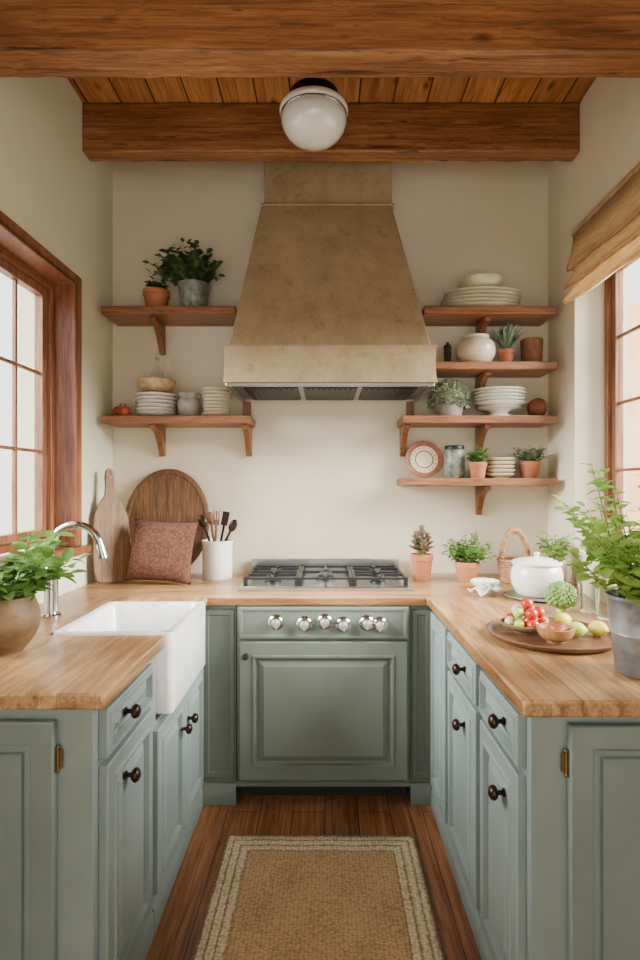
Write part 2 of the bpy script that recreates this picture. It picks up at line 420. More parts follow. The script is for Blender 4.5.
# roman blind
bl=thing('roman_blind',(WR-0.02,1.95,2.285),'light cream linen roman blind with stacked folds over the window','window blind')
vs=[];fs=[]
top=0.34
prof=[(-0.012,top),(-0.014,0.29),(-0.022,0.24),(-0.038,0.195),(-0.046,0.175),(-0.042,0.165),(-0.014,0.174),(-0.012,0.160),(-0.030,0.13),(-0.054,0.10),(-0.058,0.088),(-0.052,0.080),(-0.014,0.098),(-0.012,0.085),(-0.036,0.055),(-0.062,0.022),(-0.066,0.008),(-0.058,0.0),(-0.022,0.02)]
N=40
for i in range(N+1):
    y=-0.76+1.52*i/N
    for k,(px_,pz) in enumerate(prof):
        t=1-pz/top
        vs.append((px_*(1+0.10*sin(y*9+k*0.6)), y, pz-0.026*t*(1-(y/0.76)**2)+0.006*t*sin(y*11+k*0.3)))
n=len(prof)
for i in range(N):
    for k in range(n-1):
        fs.append((i*n+k,i*n+k+1,(i+1)*n+k+1,(i+1)*n+k))
me=MB().add(vs,fs).mesh('blind',['blind'],ang=50)
o=place('blind_fabric', me, parent=bl); sm=o.modifiers.new('s','SOLIDIFY'); sm.thickness=0.003
place('head_rail', MB().box(-0.02,0.018,-0.765,0.765,top,top+0.022).mesh('rail',['blind']), parent=bl, bevel=0.003)

# ---------------------------------------------------------------- cabinets
def panel(w,h,t=0.022,stile=0.055,raised=True,mat='paint',name='door_panel'):
    L=[(0,0),(0,-t+0.003),(0.003,-t)]
    if raised: L+=[(stile-0.009,-t),(stile-0.006,-t-0.005),(stile+0.002,-t-0.005),(stile+0.006,-t+0.013),(stile+0.015,-t+0.014),(stile+0.019,-t+0.009),(stile+0.042,-t-0.001)]
    else: L+=[(stile,-t),(stile+0.005,-t+0.006)]
    vs=[];fs=[]
    for ins,y in L:
        vs+=[(-w/2+ins,y,ins),(w/2-ins,y,ins),(w/2-ins,y,h-ins),(-w/2+ins,y,h-ins)]
    for k in range(len(L)-1):
        for i in range(4):
            j=(i+1)%4; fs.append((k*4+i,k*4+j,k*4+4+j,k*4+4+i))
    fs.append((3,2,1,0)); q=(len(L)-1)*4; fs.append((q,q+1,q+2,q+3))
    return MB().add(vs,fs).mesh(name,[mat],ang=12)

knob_me=MB().lathe([(0,0),(0.011,0),(0.011,0.003),(0.006,0.006),(0.006,0.016),(0.014,0.019),(0.0185,0.025),(0.0185,0.030),(0.015,0.036),(0.006,0.040),(0,0.0405)],20).mesh('knob',['bronze'])
hinge_me=MB().tube([(0,-0.004,0),(0,-0.004,0.05)],0.004,8).box(-0.009,0.009,-0.002,0.0,0.004,0.046).sphere((0,-0.004,0.053),0.005).sphere((0,-0.004,-0.003),0.005).mesh('hinge',['brass'])
def knob(par,x,z,y=-0.022):
    return place('knob',knob_me,(x,y,z),(pi/2,0,0),par,label='round dark bronze knob')

PS='paintskylit'
def face(root, kind, x, z, w, h, kn=None, stile=0.05, y=-0.001):
    p=place(kind, panel(w,h,stile=stile,mat=PS), (x,y,z), parent=root)
    if kn: knob(p, kn[0], kn[1])
    return p

def plinth(root,w,h=0.095,mat=PS):
    m=MB(); m.prism([(0.0,0.001),(-0.016,0.001),(-0.016,h-0.02),(-0.010,h-0.012),(-0.008,h),(0,h)],-w/2,w/2,plane='YZ')
    place('plinth',m.mesh('plinth',[mat]),parent=root)

G='sage green base cabinets'
DL=0.62
c=thing('base_cabinet',(-0.55,1.5275,0),'sage green base cabinet with drawer over panelled door, beside the sink','cabinet',G,(0,0,pi/2))
w=0.415
place('body',MB().box(-w/2,w/2,0.0,DL,0.001,0.879).mesh('body',[PS]),parent=c,bevel=0.002)
plinth(c,w)
face(c,'drawer',0,0.745,w-0.06,0.118,(-0.06,0.068),0.02)
face(c,'door',0,0.115,w-0.06,0.612,(-0.06,0.53),0.05)
p=place('door', panel(0.52,0.745,stile=0.06,mat='paintshaded'), (-w/2-0.001,0.345,0.11),(0,0,-pi/2),parent=c)
for hz in (0.63,0.08): place('hinge',hinge_me,(0.266,-0.006,hz),parent=p,label='aged brass barrel hinge')
c=thing('base_cabinet.001',(-0.55,2.0905,0),'sage green base cabinet with double panelled doors below the white sink','cabinet',G,(0,0,pi/2))
w=0.70
place('body',MB().box(-w/2,w/2,0,DL,0.001,0.64).box(-w/2,-0.285,0,DL,0.64,0.879).box(0.235,w/2,0,DL,0.64,0.879).mesh('body',[PS]),parent=c,bevel=0.002)
plinth(c,w)
face(c,'door',-0.1685,0.115,0.325,0.515,(0.12,0.40),0.048)
face(c,'door',0.1635,0.115,0.325,0.515,(-0.12,0.40),0.048)
def corner(x0,x1,nm,lab):
    c=thing(nm,((x0+x1)/2,2.46,0),lab,'cabinet',G); w=x1-x0
    place('body',MB().box(-w/2,w/2,0.0,0.62,0.001,0.879).mesh('body',['paint']),parent=c,bevel=0.002)
    plinth(c,w,mat='paint')
    place('panel',panel(w-0.015,0.74,t=0.008,stile=0.022,raised=False),(0,-0.001,0.12),parent=c)
corner(-0.545,-0.392,'base_cabinet.002','narrow sage green filler cabinet with base moulding beside the oven')
corner(0.377,0.478,'base_cabinet.003','narrow sage green filler cabinet with base moulding beside the oven')
def rcab(nm,y0,y1,lab,dr=True,end=False):
    w=y1-y0
    c=thing(nm,(0.48,(y0+y1)/2,0),lab,'cabinet',G,(0,0,-pi/2))
    place('body',MB().box(-w/2,w/2,0,0.74,0.001,0.879).mesh('body',[PS]),parent=c,bevel=0.002)
    plinth(c,w)
    if dr:
        face(c,'drawer',0,0.735,w-0.05,0.128,(0.065,0.072),0.02)
        face(c,'door',0,0.115,w-0.05,0.602,(0.065,0.51),0.05)
    else:
        face(c,'door',0,0.115,w-0.05,0.745,None,0.05)
    if end:
        p=place('door', panel(0.62,0.745,stile=0.06,mat='paintshaded'), (w/2+0.001,0.395,0.11),(0,0,pi/2),parent=c)
        for hz in (0.63,0.08): place('hinge',hinge_me,(-0.316,-0.006,hz),parent=p,label='aged brass barrel hinge')
rcab('base_cabinet.004',1.30,1.668,'sage green end cabinet with drawer over panelled door and bronze knobs',True,True)
rcab('base_cabinet.005',1.670,2.10,'sage green base cabinet with drawer over door, between two cabinets')
rcab('base_cabinet.006',2.102,2.436,'narrow sage green base cabinet with one panelled door near the corner',False)

# worktop ------------------------------------------------------------
xs=[WL+0.001,-0.905,-0.52,0.45,WR-0.001]; ys=[1.262,1.305,1.815,2.325,2.43,WB-0.001]
def inc(i,j):
    if j==4: return 2
    if i==3: return 1
    if i in (0,1):
        if j==0: return 0
        if j==2 and i==1: return 0
        return 1
    return 0
vs=[];fs=[];ms=[];vi={}
zt,zb=CZ,0.8805
def vid(i,j,t):
    k=(i,j,t)
    if k not in vi: vi[k]=len(vs); vs.append((xs[i],ys[j],zt if t else zb))
    return vi[k]
for i in range(4):
    for j in range(5):
        k=inc(i,j)
        if not k: continue
        fs.append((vid(i,j,1),vid(i+1,j,1),vid(i+1,j+1,1),vid(i,j+1,1))); ms.append(k-1)
        fs.append((vid(i,j,0),vid(i,j+1,0),vid(i+1,j+1,0),vid(i+1,j,0))); ms.append(k-1)
        for di,dj,a,b2 in ((0,-1,(i,j),(i+1,j)),(1,0,(i+1,j),(i+1,j+1)),(0,1,(i+1,j+1),(i,j+1)),(-1,0,(i,j+1),(i,j))):
            ii,jj=i+di,j+dj
            if 0<=ii<4 and 0<=jj<5 and inc(ii,jj): continue
            fs.append((vid(*a,0),vid(*b2,0),vid(*b2,1),vid(*a,1))); ms.append(k-1)
mb=MB(); mb.v=vs; mb.f=fs; mb.m=ms
place('worktop',mb.mesh('worktop',['counter_y','counter_x']),bevel=0.006,label='U-shaped honey oak worktop running around the kitchen on green cabinets',cat='worktop')

# sink ------------------------------------------------------------------
sk=thing('farmhouse_sink',(-0.70,2.07,0.66),'white fireclay farmhouse sink with deep apron front set in oak worktop','sink')
def rrect(x0,x1,y0,y1,r,z,n=6):
    out=[]
    for cx,cy,a0 in ((x1-r,y1-r,0),(x0+r,y1-r,pi/2),(x0+r,y0+r,pi),(x1-r,y0+r,3*pi/2)):
        for k in range(n+1):
            a=a0+pi/2*k/n; out.append((cx+r*cos(a),cy+r*sin(a),z))
    return out
loops=[rrect(-0.195,0.200,-0.247,0.247,0.02,0.0),rrect(-0.20,0.205,-0.25,0.25,0.025,0.012),rrect(-0.20,0.205,-0.25,0.25,0.025,0.258),
 rrect(-0.197,0.202,-0.247,0.247,0.022,0.265),rrect(-0.178,0.178,-0.225,0.225,0.03,0.265),rrect(-0.172,0.172,-0.22,0.22,0.03,0.258),rrect(-0.165,0.165,-0.212,0.212,0.04,0.045),rrect(-0.13,0.13,-0.17,0.17,0.05,0.03)]
vs=[];fs=[]; n=len(loops[0])
for l in loops: vs+=l
for k in range(len(loops)-1):
    for i in range(n):
        j=(i+1)%n; fs.append((k*n+i,k*n+j,(k+1)*n+j,(k+1)*n+i))
fs.append(tuple(range(n))[::-1]); fs.append(tuple((len(loops)-1)*n+i for i in range(n)))
place('basin',MB().add(vs,fs).mesh('basin',['sink'],ang=50),parent=sk)
place('drain',MB().lathe([(0,0.031),(0.04,0.031),(0.042,0.034),(0.03,0.034),(0.0,0.032)],24).mesh('drain',['chrome']),parent=sk)
fc=thing('kitchen_tap',(-1.02,2.07,CZ),'chrome gooseneck kitchen tap with lever standing behind the sink','tap')
place('base',MB().lathe([(0,0.0),(0.036,0.0),(0.036,0.008),(0.028,0.014),(0.025,0.03),(0.025,0.15),(0.030,0.155),(0.030,0.175),(0.022,0.185),(0.016,0.21),(0,0.215)],24).mesh('tapbase',['chrome']),parent=fc)
pts=[(0,0,0.19),(0,0,0.245)]
R=0.092
for k in range(0,15):
    a=pi-(pi*0.93)*k/14; pts.append((R+R*cos(a),0,0.25+R*sin(a)))
pts.append((0.19,0,0.235))
place('spout',MB().tube(pts,0.0145,14).tube([pts[-2],pts[-1],(0.194,0,0.218)],[0.0155,0.019,0.020],14).mesh('spout',['chrome']),parent=fc)
place('lever',MB().tube([(0,-0.02,0.165),(0,-0.045,0.17),(0.01,-0.085,0.20)],[0.011,0.008,0.007],10).sphere((0.01,-0.087,0.202),0.009).mesh('lever',['chrome']),parent=fc)

# oven / range -------------------------------------------------------------
ov=thing('range_oven',(-0.007,2.435,0),'sage green panelled oven front with row of chrome control knobs','oven')
place('body',MB().box(-0.378,0.378,0.0,0.6,0.115,0.879).mesh('ob',['paint']),parent=ov,bevel=0.003)
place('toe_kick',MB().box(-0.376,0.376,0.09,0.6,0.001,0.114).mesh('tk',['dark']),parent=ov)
place('control_panel',panel(0.735,0.135,t=0.02,stile=0.012,raised=False),(0,-0.001,0.742),parent=ov)
od=place('door',panel(0.728,0.60,t=0.028,stile=0.065),(0.0,-0.001,0.130),parent=ov)
kb=MB().lathe([(0,0),(0.012,0),(0.012,0.004),(0.007,0.007),(0.007,0.014),(0.013,0.018),(0.012,0.026),(0,0.028)],16).mesh('sk',['iron'])
place('knob',kb,(-0.335,-0.028,0.54),(pi/2,0,0),od,label='small black knob')
place('base_moulding',MB().prism([(0.0,0.10),(-0.02,0.10),(-0.022,0.112),(-0.012,0.122),(0,0.126)],-0.378,0.378,plane='YZ').mesh('bm',['paint']),parent=ov)
ck=MB().lathe([(0,0),(0.033,0),(0.034,0.004),(0.026,0.008),(0.023,0.012),(0.0225,0.032),(0.020,0.037),(0,0.038)],24).box(-0.004,0.004,-0.021,0.021,0.034,0.045).mesh('chromeknob',['chrome'])
for i,(kx,kz) in enumerate(((-0.205,0.815),(-0.082,0.808),(0.006,0.818),(0.086,0.805),(0.188,0.812),(0.245,0.805))):
    place('knob',ck,(kx,-0.018,kz),(pi/2,0.2*(i%3-1),0),ov,label='chrome control knob')

ct=thing('gas_cooktop',(0.003,2.80,CZ),'stainless steel gas cooktop with black iron grates set in worktop','cooktop')
CW=0.405
place('tray',MB().box(-CW,CW,-0.235,0.235,0.001,0.014).box(-CW+0.02,CW-0.02,-0.215,0.21,0.014,0.017).mesh('tray',['steel']),parent=ct,bevel=0.004)
place('back_guard',MB().box(-CW,CW,0.245,0.275,0.001,0.084).mesh('bg',['steel']),parent=ct,bevel=0.005)
for i,gx in enumerate((-0.256,0,0.256)):
    g=MB(); W=0.12; D=0.19; z0,z1=0.046,0.056; r=0.0065
    for xx in (-W,W): g.box(xx-r,xx+r,-D,D,z0,z1)
    for yy in (-D,D): g.box(-W,W,yy-r,yy+r,z0,z1)
    if i!=1: g.box(-W,W,-r,r,z0,z1)
    for yy in ((-0.095,0.095) if i!=1 else (0,)):
        g.box(-W,-0.03,yy-r,yy+r,z0,z1+0.003); g.box(0.03,W,yy-r,yy+r,z0,z1+0.003)
        g.box(-r,r,yy-0.09 if i!=1 else -D,yy-0.03,z0,z1+0.003); g.box(-r,r,yy+0.03,yy+0.09 if i!=1 else D,z0,z1+0.003)
    for xx in (-W,W):
        for yy in (-D,D): g.box(xx-0.009,xx+0.009,yy-0.009,yy+0.009,0.0165,z1)
    place('grate',g.mesh('grate',['iron']),(gx,0,0),parent=ct,label='black cast iron grate')
    for yy in ((-0.095,0.095) if i!=1 else (0,)):
        k=1.0 if i!=1 else 1.3
        place('burner',MB().lathe([(0,0.0165),(0.042*k,0.0165),(0.04*k,0.024),(0.03*k,0.027),(0.03*k,0.034),(0.026*k,0.038),(0,0.038)],24).mesh('burner',['iron']),(gx,yy,0),parent=ct)

# hood ---------------------------------------------------------------
hd=thing('range_hood',(0.02,WB-0.002,1.86),'tapered mottled tan plaster range hood with chimney above the cooktop','range hood')
def frustum(mb, a, b2, z0, z1, mi=0):
    def ring(q,z): return [(q[0],0,z),(q[0],q[2],z),(q[1],q[2],z),(q[1],0,z)]
    vs=ring(a,z0)+ring(b2,z1)
    mb.add(vs,[(0,1,2,3),(7,6,5,4)]+[(i,(i+1)%4,(i+1)%4+4,i+4) for i in range(4)],mi)
mb=MB(); frustum(mb,(-0.472,0.480,-0.475),(-0.345,0.318,-0.245),0.205,0.985)
place('hood_body',mb.mesh('hb',['hood']),parent=hd,bevel=0.006)
mb=MB(); mb.box(-0.332,0.322,-0.24,0,0.99,CEIL-1.86-0.002); mb.box(-0.345,0.333,-0.25,0,0.978,0.992)
place('chimney',mb.mesh('ch',['hood']),parent=hd,bevel=0.006)
mb=MB()
prof=[(0,0.205),(0.020,0.205),(0.023,0.196),(0.016,0.186),(0.016,0.17),(0.015,0.12),(0.016,0.07),(0.020,0.045),(0.021,0.03)]
vs=[];fs=[]
for o_,z in prof+[(-0.05,0.03)]:
    vs+=[(-0.475+o_*-1,0,z),(-0.475-o_,-0.475-o_,z),(0.483+o_,-0.475-o_,z),(0.483+o_,0,z)]
n=len(prof)+1
for k in range(n-1):
    for i in range(3): fs.append((k*4+i,k*4+i+1,k*4+5+i,k*4+4+i))
mb.add(vs,fs); mb.box(-0.46,0.47,-0.455,-0.001,0.12,0.204)
place('canopy',mb.mesh('can',['hood2'],ang=30),parent=hd)
mb=MB(); 
mb.box(-0.485,0.493,-0.485,-0.465,0.012,0.0295); mb.box(-0.485,-0.465,-0.465,-0.001,0.012,0.0295); mb.box(0.473,0.493,-0.465,-0.001,0.012,0.0295)
mb.box(-0.465,0.473,-0.465,-0.02,0.022,0.0295)
place('liner',mb.mesh('liner',['steel']),parent=hd,bevel=0.002,label='thin stainless steel edge and liner')
for fx in (-0.28,0.006,0.292):
    mb=MB(); mb.box(-0.13,0.13,-0.43,-0.06,0.012,0.021)
    for k in range(9): mb.box(-0.113+k*0.026,-0.103+k*0.026,-0.41,-0.075,0.008,0.012)
    place('filter',mb.mesh('filter',['iron']),(fx,0,0),parent=hd,label='dark baffle filter')

# ceiling light ------------------------------------------------------
cl=thing('ceiling_light',(-0.048,2.40,CEIL-0.001),'schoolhouse milk glass bowl light with dark metal fitting below plank ceiling','ceiling light')
q=CEIL-0.001
place('canopy',MB().lathe([(0,0),(0.065,0),(0.065,-0.012),(0.05,-0.022),(0.022,-0.03),(0.02,3.12-q),(0.05,3.115-q),(0.10,3.10-q),(0.108,3.09-q),(0.108,3.052-q),(0.114,3.046-q),(0,3.046-q)],36).mesh('lc',['bronze']),parent=cl)
G0=lambda r,z:(r,z-q)
place('lamp_shade',MB().lathe([G0(0.106,3.046),G0(0.118,3.043),G0(0.138,3.036),G0(0.147,3.028),G0(0.149,3.018),G0(0.146,3.010),G0(0.138,3.004),G0(0.1375,2.998),G0(0.141,2.990),G0(0.139,2.972),G0(0.130,2.945),G0(0.112,2.920),G0(0.088,2.904),G0(0.06,2.895),G0(0.03,2.891),G0(0,2.890)],72,fn=lambda a,z:1+(0.010*cos(a*36) if z<2.995-q else 0)).mesh('lg',['globe'],ang=60),parent=cl,label='glossy white ribbed milk glass bowl shade')
place('rim',MB().lathe([G0(0.1405,3.0035),G0(0.144,3.002),G0(0.144,2.998),G0(0.1395,2.9965)],56).mesh('lr',['chrome']),parent=cl)

# shelves -------------------------------------------------------------
SD=0.235
def shelf(nm,x0,x1,ztop,brs,lab,grp,post=None):
    s=thing(nm,((x0+x1)/2,WB-0.001,ztop),lab,'shelf',grp); w=x1-x0
    place('shelf_board',MB().box(-w/2,w/2,-SD,0,-0.04,0).mesh('sb',['shelf']),parent=s,bevel=0.004)
    for bx in brs:
        lx=bx-(x0+x1)/2
        poly=[(0,-0.041),(-0.19,-0.041),(-0.19,-0.062)]
        for k in range(1,9):
            a=k/8; poly.append((-0.19+0.16*a**0.65, -0.062-0.115*a**1.6))
        poly+=[(-0.022,-0.20),(0,-0.20)]
        place('bracket',MB().prism(poly,-0.016,0.016,plane='YZ').mesh('br',['bracket']),(lx,0,0),parent=s,bevel=0.003,label='curved wooden bracket')
    if post:
        for bx in post:
            lx=bx-(x0+x1)/2
            place('support_post',MB().box(-0.02,0.02,-0.03,0,0.001,0.10).mesh('sp',['bracket']),(lx,0,0),parent=s,bevel=0.003)
U,R2,MD,B4=2.33,2.045,1.768,1.445
gs='wooden wall shelves'
shelf('wall_shelf',-1.150,-0.46,U,(-0.90,),'upper brown wooden shelf holding two potted plants beside the hood',gs)
shelf('wall_shelf.001',-1.150,-0.385,MD,(-0.90,-0.42),'lower brown wooden shelf holding stacked bowls and a stoneware jar',gs,(-0.43,))
shelf('wall_shelf.002',0.51,1.195,U,(0.85,),'topmost brown wooden shelf holding stacked cream platters',gs)
shelf('wall_shelf.003',0.56,1.195,R2,(0.85,),'brown wooden shelf holding a cream vase and small pots',gs)
shelf('wall_shelf.004',0.40,1.195,MD,(0.43,0.85),'brown wooden shelf holding white plates and a bushy plant',gs,(0.47,))
shelf('wall_shelf.005',0.40,1.195,B4,(0.85,),'lowest brown wooden shelf holding jars, bowls and a decorative plate',gs)
SY=WB-0.118

# ---------------------------------------------------------------- pots, plants
def rosette_leaf(mb, base, yaw, pitch, L, W, curl=0.3, fold=0.15, mi=0, roll=0.0):
    d=Vector((cos(yaw)*cos(pitch), sin(yaw)*cos(pitch), sin(pitch)))
    side=Vector((-sin(yaw),cos(yaw),0)); up=side.cross(d)*-1
    if up.z<0: up=-up
    rm=Matrix.Rotation(roll,3,d); side=rm@side; up=rm@up
    ts=[0,0.2,0.45,0.7,0.88,1.0]; ws=[0.12,0.72,1.0,0.8,0.42,0.02]
    vs=[];fs=[]
    for t,wd in zip(ts,ws):
        c=Vector(base)+d*L*t-up*curl*L*t*t
        vs.append(c+side*W*wd*0.5+up*fold*W*wd*0.5); vs.append(c); vs.append(c-side*W*wd*0.5+up*fold*W*wd*0.5)
    for k in range(5):
        a=k*3; fs+=[(a,a+1,a+4,a+3),(a+1,a+2,a+5,a+4)]
    mb.add(vs,fs,mi)

def foliage(seed, stems, h, spread, leaf, per, width=0.6, droop=0.0, z0=0.0, r0=0.02, leafmat='leaf', tmin=0.3, power=1.4, name='foliage', hmin=0.55, lift=0.3, ycl=None, xsh=0.0):
    random.seed(seed); mb=MB()
    for s in range(stems):
        a=2*pi*s/stems+random.uniform(-0.5,0.5); q=math.sqrt(random.uniform(0.02,1)); r=spread*q
        H=h*random.uniform(hmin,1)*(1-0.35*q*q); b0=(cos(a)*r0*random.random(), sin(a)*r0*random.random())
        sy=1.0 if ycl is None else ycl
        P=lambda t:(b0[0]+cos(a)*r*t**power+xsh*t, b0[1]+sin(a)*r*(t**power)*(sy if sin(a)>0 else 1), z0+H*t-droop*q*t*t*h)
        pts=[P(k/5) for k in range(6)]
        mb.tube(pts,[0.0022,0.002,0.0018,0.0015,0.0012,0.0008],4,0,caps=False)
        for k in range(per):
            t=tmin+(1-tmin)*(k+1)/per
            yaw=a+(k%2*2-1)*random.uniform(0.6,1.9) if k<per-1 else a+random.uniform(-.3,.3)
            L=leaf*random.uniform(0.7,1.15)*(1-0.25*(t-0.5))
            rosette_leaf(mb,P(t),yaw,random.uniform(lift-0.5,lift+0.5),L,L*width,random.uniform(0.1,0.4),0.2,1,random.uniform(-.5,.5))
    return mb.mesh(name,['stem',leafmat],fix=False,ang=60)

def dome(seed, n, R_, zc, leaf, mat, width=0.7, sz=0.9):
    random.seed(seed); mb=MB()
    mb.sphere((0,0,zc),R_*0.78,1,20,12,(1,1,sz))
    for i in range(n):
        u=1-1.45*(i+0.5)/n; a=i*2.39996; s_=math.sqrt(max(0,1-u*u)); rr=R_*random.uniform(0.72,0.95)
        p_=(rr*s_*cos(a),rr*s_*sin(a),zc+rr*u*sz)
        rosette_leaf(mb,p_,a+random.uniform(-.8,.8),math.asin(max(-1,min(1,u)))*0.8+random.uniform(-.4,.5),leaf*random.uniform(.7,1.2),leaf*width,0.2,0.3,1,random.uniform(-1,1))
    return mb.mesh('foliage',['stem',mat],fix=False,ang=60)

def pot_prof(r,h,rim=True,taper=0.72,th=0.007):
    p=[(0,0),(r*taper*0.97,0),(r*taper,0.004)]
    if rim: p+=[(r*0.93,h*0.76),(r,h*0.77),(r,h-0.002),(r-0.002,h),(r-th,h),(r-th-0.003,h*0.85),(0,h*0.85)]
    else: p+=[(r,h-0.002),(r-0.002,h),(r-th,h),(r-th-0.003,h*0.87),(0,h*0.87)]
    return p
def round_prof(r,h,neck=0.6,foot=0.5,th=0.006,n=12,close=0.85):
    p=[(0,0),(r*foot,0)]
    for k in range(n+1):
        t=k/n; rr=foot+(1-foot)*sin(min(1,t/0.55)*pi/2) if t<0.55 else neck+(1-neck)*cos((t-0.55)/0.45*pi/2)**0.9
        p.append((r*max(rr,0.01),0.004+(h-0.006)*t))
    p+=[(r*neck+0.002,h),(r*neck-th,h),(r*neck-th-0.002,h*close),(0,h*close)]
    return p

def potted(nm,loc,lab,prof,mat,fol,cat='potted plant',rot=0,soil=None,group=None):
    t=thing(nm,loc,lab,cat,group,(0,0,rot))
    place('pot',MB().lathe(prof,36).mesh('pot',[mat]),parent=t)
    rs,zs=soil
    place('soil',MB().lathe([(0,zs-0.004),(rs,zs-0.004),(rs,zs),(rs*0.5,zs+0.004),(0,zs+0.005)],24).mesh('soil',['soil']),parent=t)
    place('foliage',fol,parent=t)
    return t

potted('potted_plant',(-0.90,SY,U),'small plain terracotta pot with dark trailing leaves on wooden shelf',pot_prof(0.07,0.115),'terra',
       foliage(3,16,0.10,0.040,0.034,7,0.65,0.1,0.09,leafmat='leafdark',ycl=0.9),soil=(0.058,0.10))
potted('potted_plant.001',(-0.70,SY,U),'bushy dark green herb in a grey-green stoneware pot on shelf',pot_prof(0.085,0.15,False,0.75),'jargreen',
       foliage(4,64,0.27,0.16,0.045,12,0.62,0.22,0.12,leafmat='leafdark',ycl=0.5,r0=0.05,xsh=-0.035),soil=(0.072,0.132))

def pumpkin(nm,loc,r,lab):
    t=thing(nm,loc,lab,'pumpkin','small red-orange pumpkins')
    prof=[(0,0.15*r)]+[(r*sin(pi*k/12)**0.8,r*0.8*(1-cos(pi*k/12))) for k in range(1,12)]+[(0,1.5*r)]
    place('body',MB().lathe(prof,40,fn=lambda a,z:1+0.06*cos(a*8)).mesh('pk',['orange'],ang=80),parent=t)
    place('stem',MB().tube([(0,0,1.45*r),(0.002,0,1.75*r),(0.008,0,1.95*r)],[0.006,0.004,0.005],6).mesh('st',['stem']),parent=t)
pumpkin('pumpkin',(-1.105,SY+0.02,MD+0.001),0.04,'small red-orange ribbed pumpkin on wooden shelf')
pumpkin('pumpkin.001',(-1.05,SY-0.06,MD+0.001),0.034,'tiny red-orange ribbed pumpkin beside stacked bowls')

def bowl_prof(r,h,th=0.004,foot=0.45):
    p=[(0,0.002),(r*foot-0.004,0.002),(r*foot-0.003,0),(r*foot,0),(r*foot,0.006)]
    for k in range(1,8):
        t=k/7; p.append((r*(foot+(1-foot)*sin(t*pi/2)),0.006+(h-0.006)*(1-cos(t*pi/2))**0.85))
    p.append((r-th*0.5,h+0.001))
    for k in range(7,0,-1):
        t=k/7; p.append(((r-th)*(foot+(1-foot)*sin(t*pi/2))-0.001,0.006+th+(h-0.006-th*0.5)*(1-cos(t*pi/2))**0.85))
    p.append((0,0.009)); return p
def plate_prof(r,h=0.018,th=0.004,foot=0.6):
    return [(0,0.002),(r*(foot-.05),0.002),(r*(foot-.04),0),(r*foot,0),(r*(foot+.02),0.004),(r*0.85,h*0.5),(r,h),(r,h+0.002),(r-0.003,h+0.003),(r*0.83,h*0.5+th),(r*(foot+.01),0.004+th),(0,0.002+th)]

def stack(nm0,cat,loc,n,me,dz,lab,grp,start=0,jitter=0.003,sc=(1,1,1),shr=1.0):
    random.seed(int(loc[0]*1000)); k=start
    for i in range(n):
        nm=nm0 if k==0 else f'{nm0}.{k:03d}'
        f=shr**i
        place(nm,me,(loc[0]+random.uniform(-jitter,jitter),loc[1],loc[2]+dz*i),(0,0,random.random()*3 if sc[0]==1 else 0),label=lab,cat=cat,group=grp,scale=(f,f,1)); k+=1
    return k
kb_=0
me=MB().lathe(plate_prof(0.108,0.022,0.004,0.5),40).mesh('bowl',['white'])
kb_=stack('bowl','bowl',(-0.904,SY,MD+0.0005),6,me,0.0195,'shallow white ceramic bowl stacked with others on wooden shelf','white bowls in a stack',kb_,0.004)
me=MB().lathe(bowl_prof(0.10,0.07),40).mesh('bowl',['tan'])
place(f'bowl.{kb_:03d}',me,(-0.9,SY,MD+0.128),label='tan patterned bowl resting on top of stacked white bowls',cat='bowl'); kb_+=1
me=MB().lathe([(0,0),(0.030,0),(0.033,0.01),(0.033,0.08),(0.028,0.105),(0.013,0.125),(0.011,0.165),(0.016,0.172),(0.012,0.173),(0.008,0.165),(0.010,0.125),(0.025,0.102),(0.030,0.08),(0.030,0.012),(0,0.006)],28).mesh('gb',['glass'])
gb=thing('glass_bottle',(-0.895,SY,MD+0.140),'small clear glass bottle with stopper standing in a tan bowl','bottle')
place('body',me,parent=gb)
place('stopper',MB().lathe([(0,0.168),(0.007,0.168),(0.008,0.176),(0.018,0.184),(0.020,0.192),(0.012,0.204),(0,0.206)],20).mesh('stp',['glass']),parent=gb)
jr=thing('jar',(-0.727,SY,MD+0.0005),'grey speckled stoneware jar with lip between bowl stacks','jar')
place('body',MB().lathe([(0,0),(0.04,0),(0.055,0.02),(0.062,0.06),(0.058,0.09),(0.048,0.102),(0.05,0.11),(0.056,0.125),(0.056,0.13),(0.049,0.13),(0.044,0.11),(0,0.10)],36).mesh('jb',['grey']),parent=jr)
place('spout',MB().tube([(0.045,0,0.11),(0.053,0,0.122),(0.060,0,0.13)],[0.014,0.012,0.008],10).mesh('js',['grey']),parent=jr)
me=MB().lathe(plate_prof(0.076,0.02,0.004,0.5),40).mesh('bowl',['cream'])
kb_=stack('bowl','bowl',(-0.580,SY,MD+0.0005),8,me,0.0185,'small shallow cream bowl in a tall stack on shelf','cream bowls in a stack',kb_,0.004)

kp=0
me=MB().lathe(plate_prof(0.218,0.022,0.005,0.7),56,sy=0.52).mesh('platter',['cream'])
kp=stack('platter','platter',(0.834,SY,U+0.0005),5,me,0.020,'cream oval platter in a stack on the top shelf','cream platters in a stack',kp,0.008,sc=(2,1,1),shr=0.985)
me=MB().lathe(bowl_prof(0.115,0.08,foot=0.35),40).mesh('bowl',['cream'])
place(f'bowl.{kb_:03d}',me,(0.834,SY,U+0.0885),label='cream serving bowl resting on a stack of platters',cat='bowl'); kb_+=1
bt=thing('pepper_mill',(0.655,SY,R2+0.0005),'small black turned wooden pepper mill beside a cream vase','pepper mill')
place('body',MB().lathe([(0,0),(0.026,0),(0.026,0.01),(0.016,0.035),(0.02,0.06),(0.018,0.08),(0,0.08)],24).mesh('pm',['iron']),parent=bt)
place('cap',MB().lathe([(0,0.081),(0.017,0.081),(0.021,0.095),(0.018,0.11),(0.007,0.118),(0.009,0.126),(0,0.13)],24).mesh('pm2',['iron']),parent=bt)
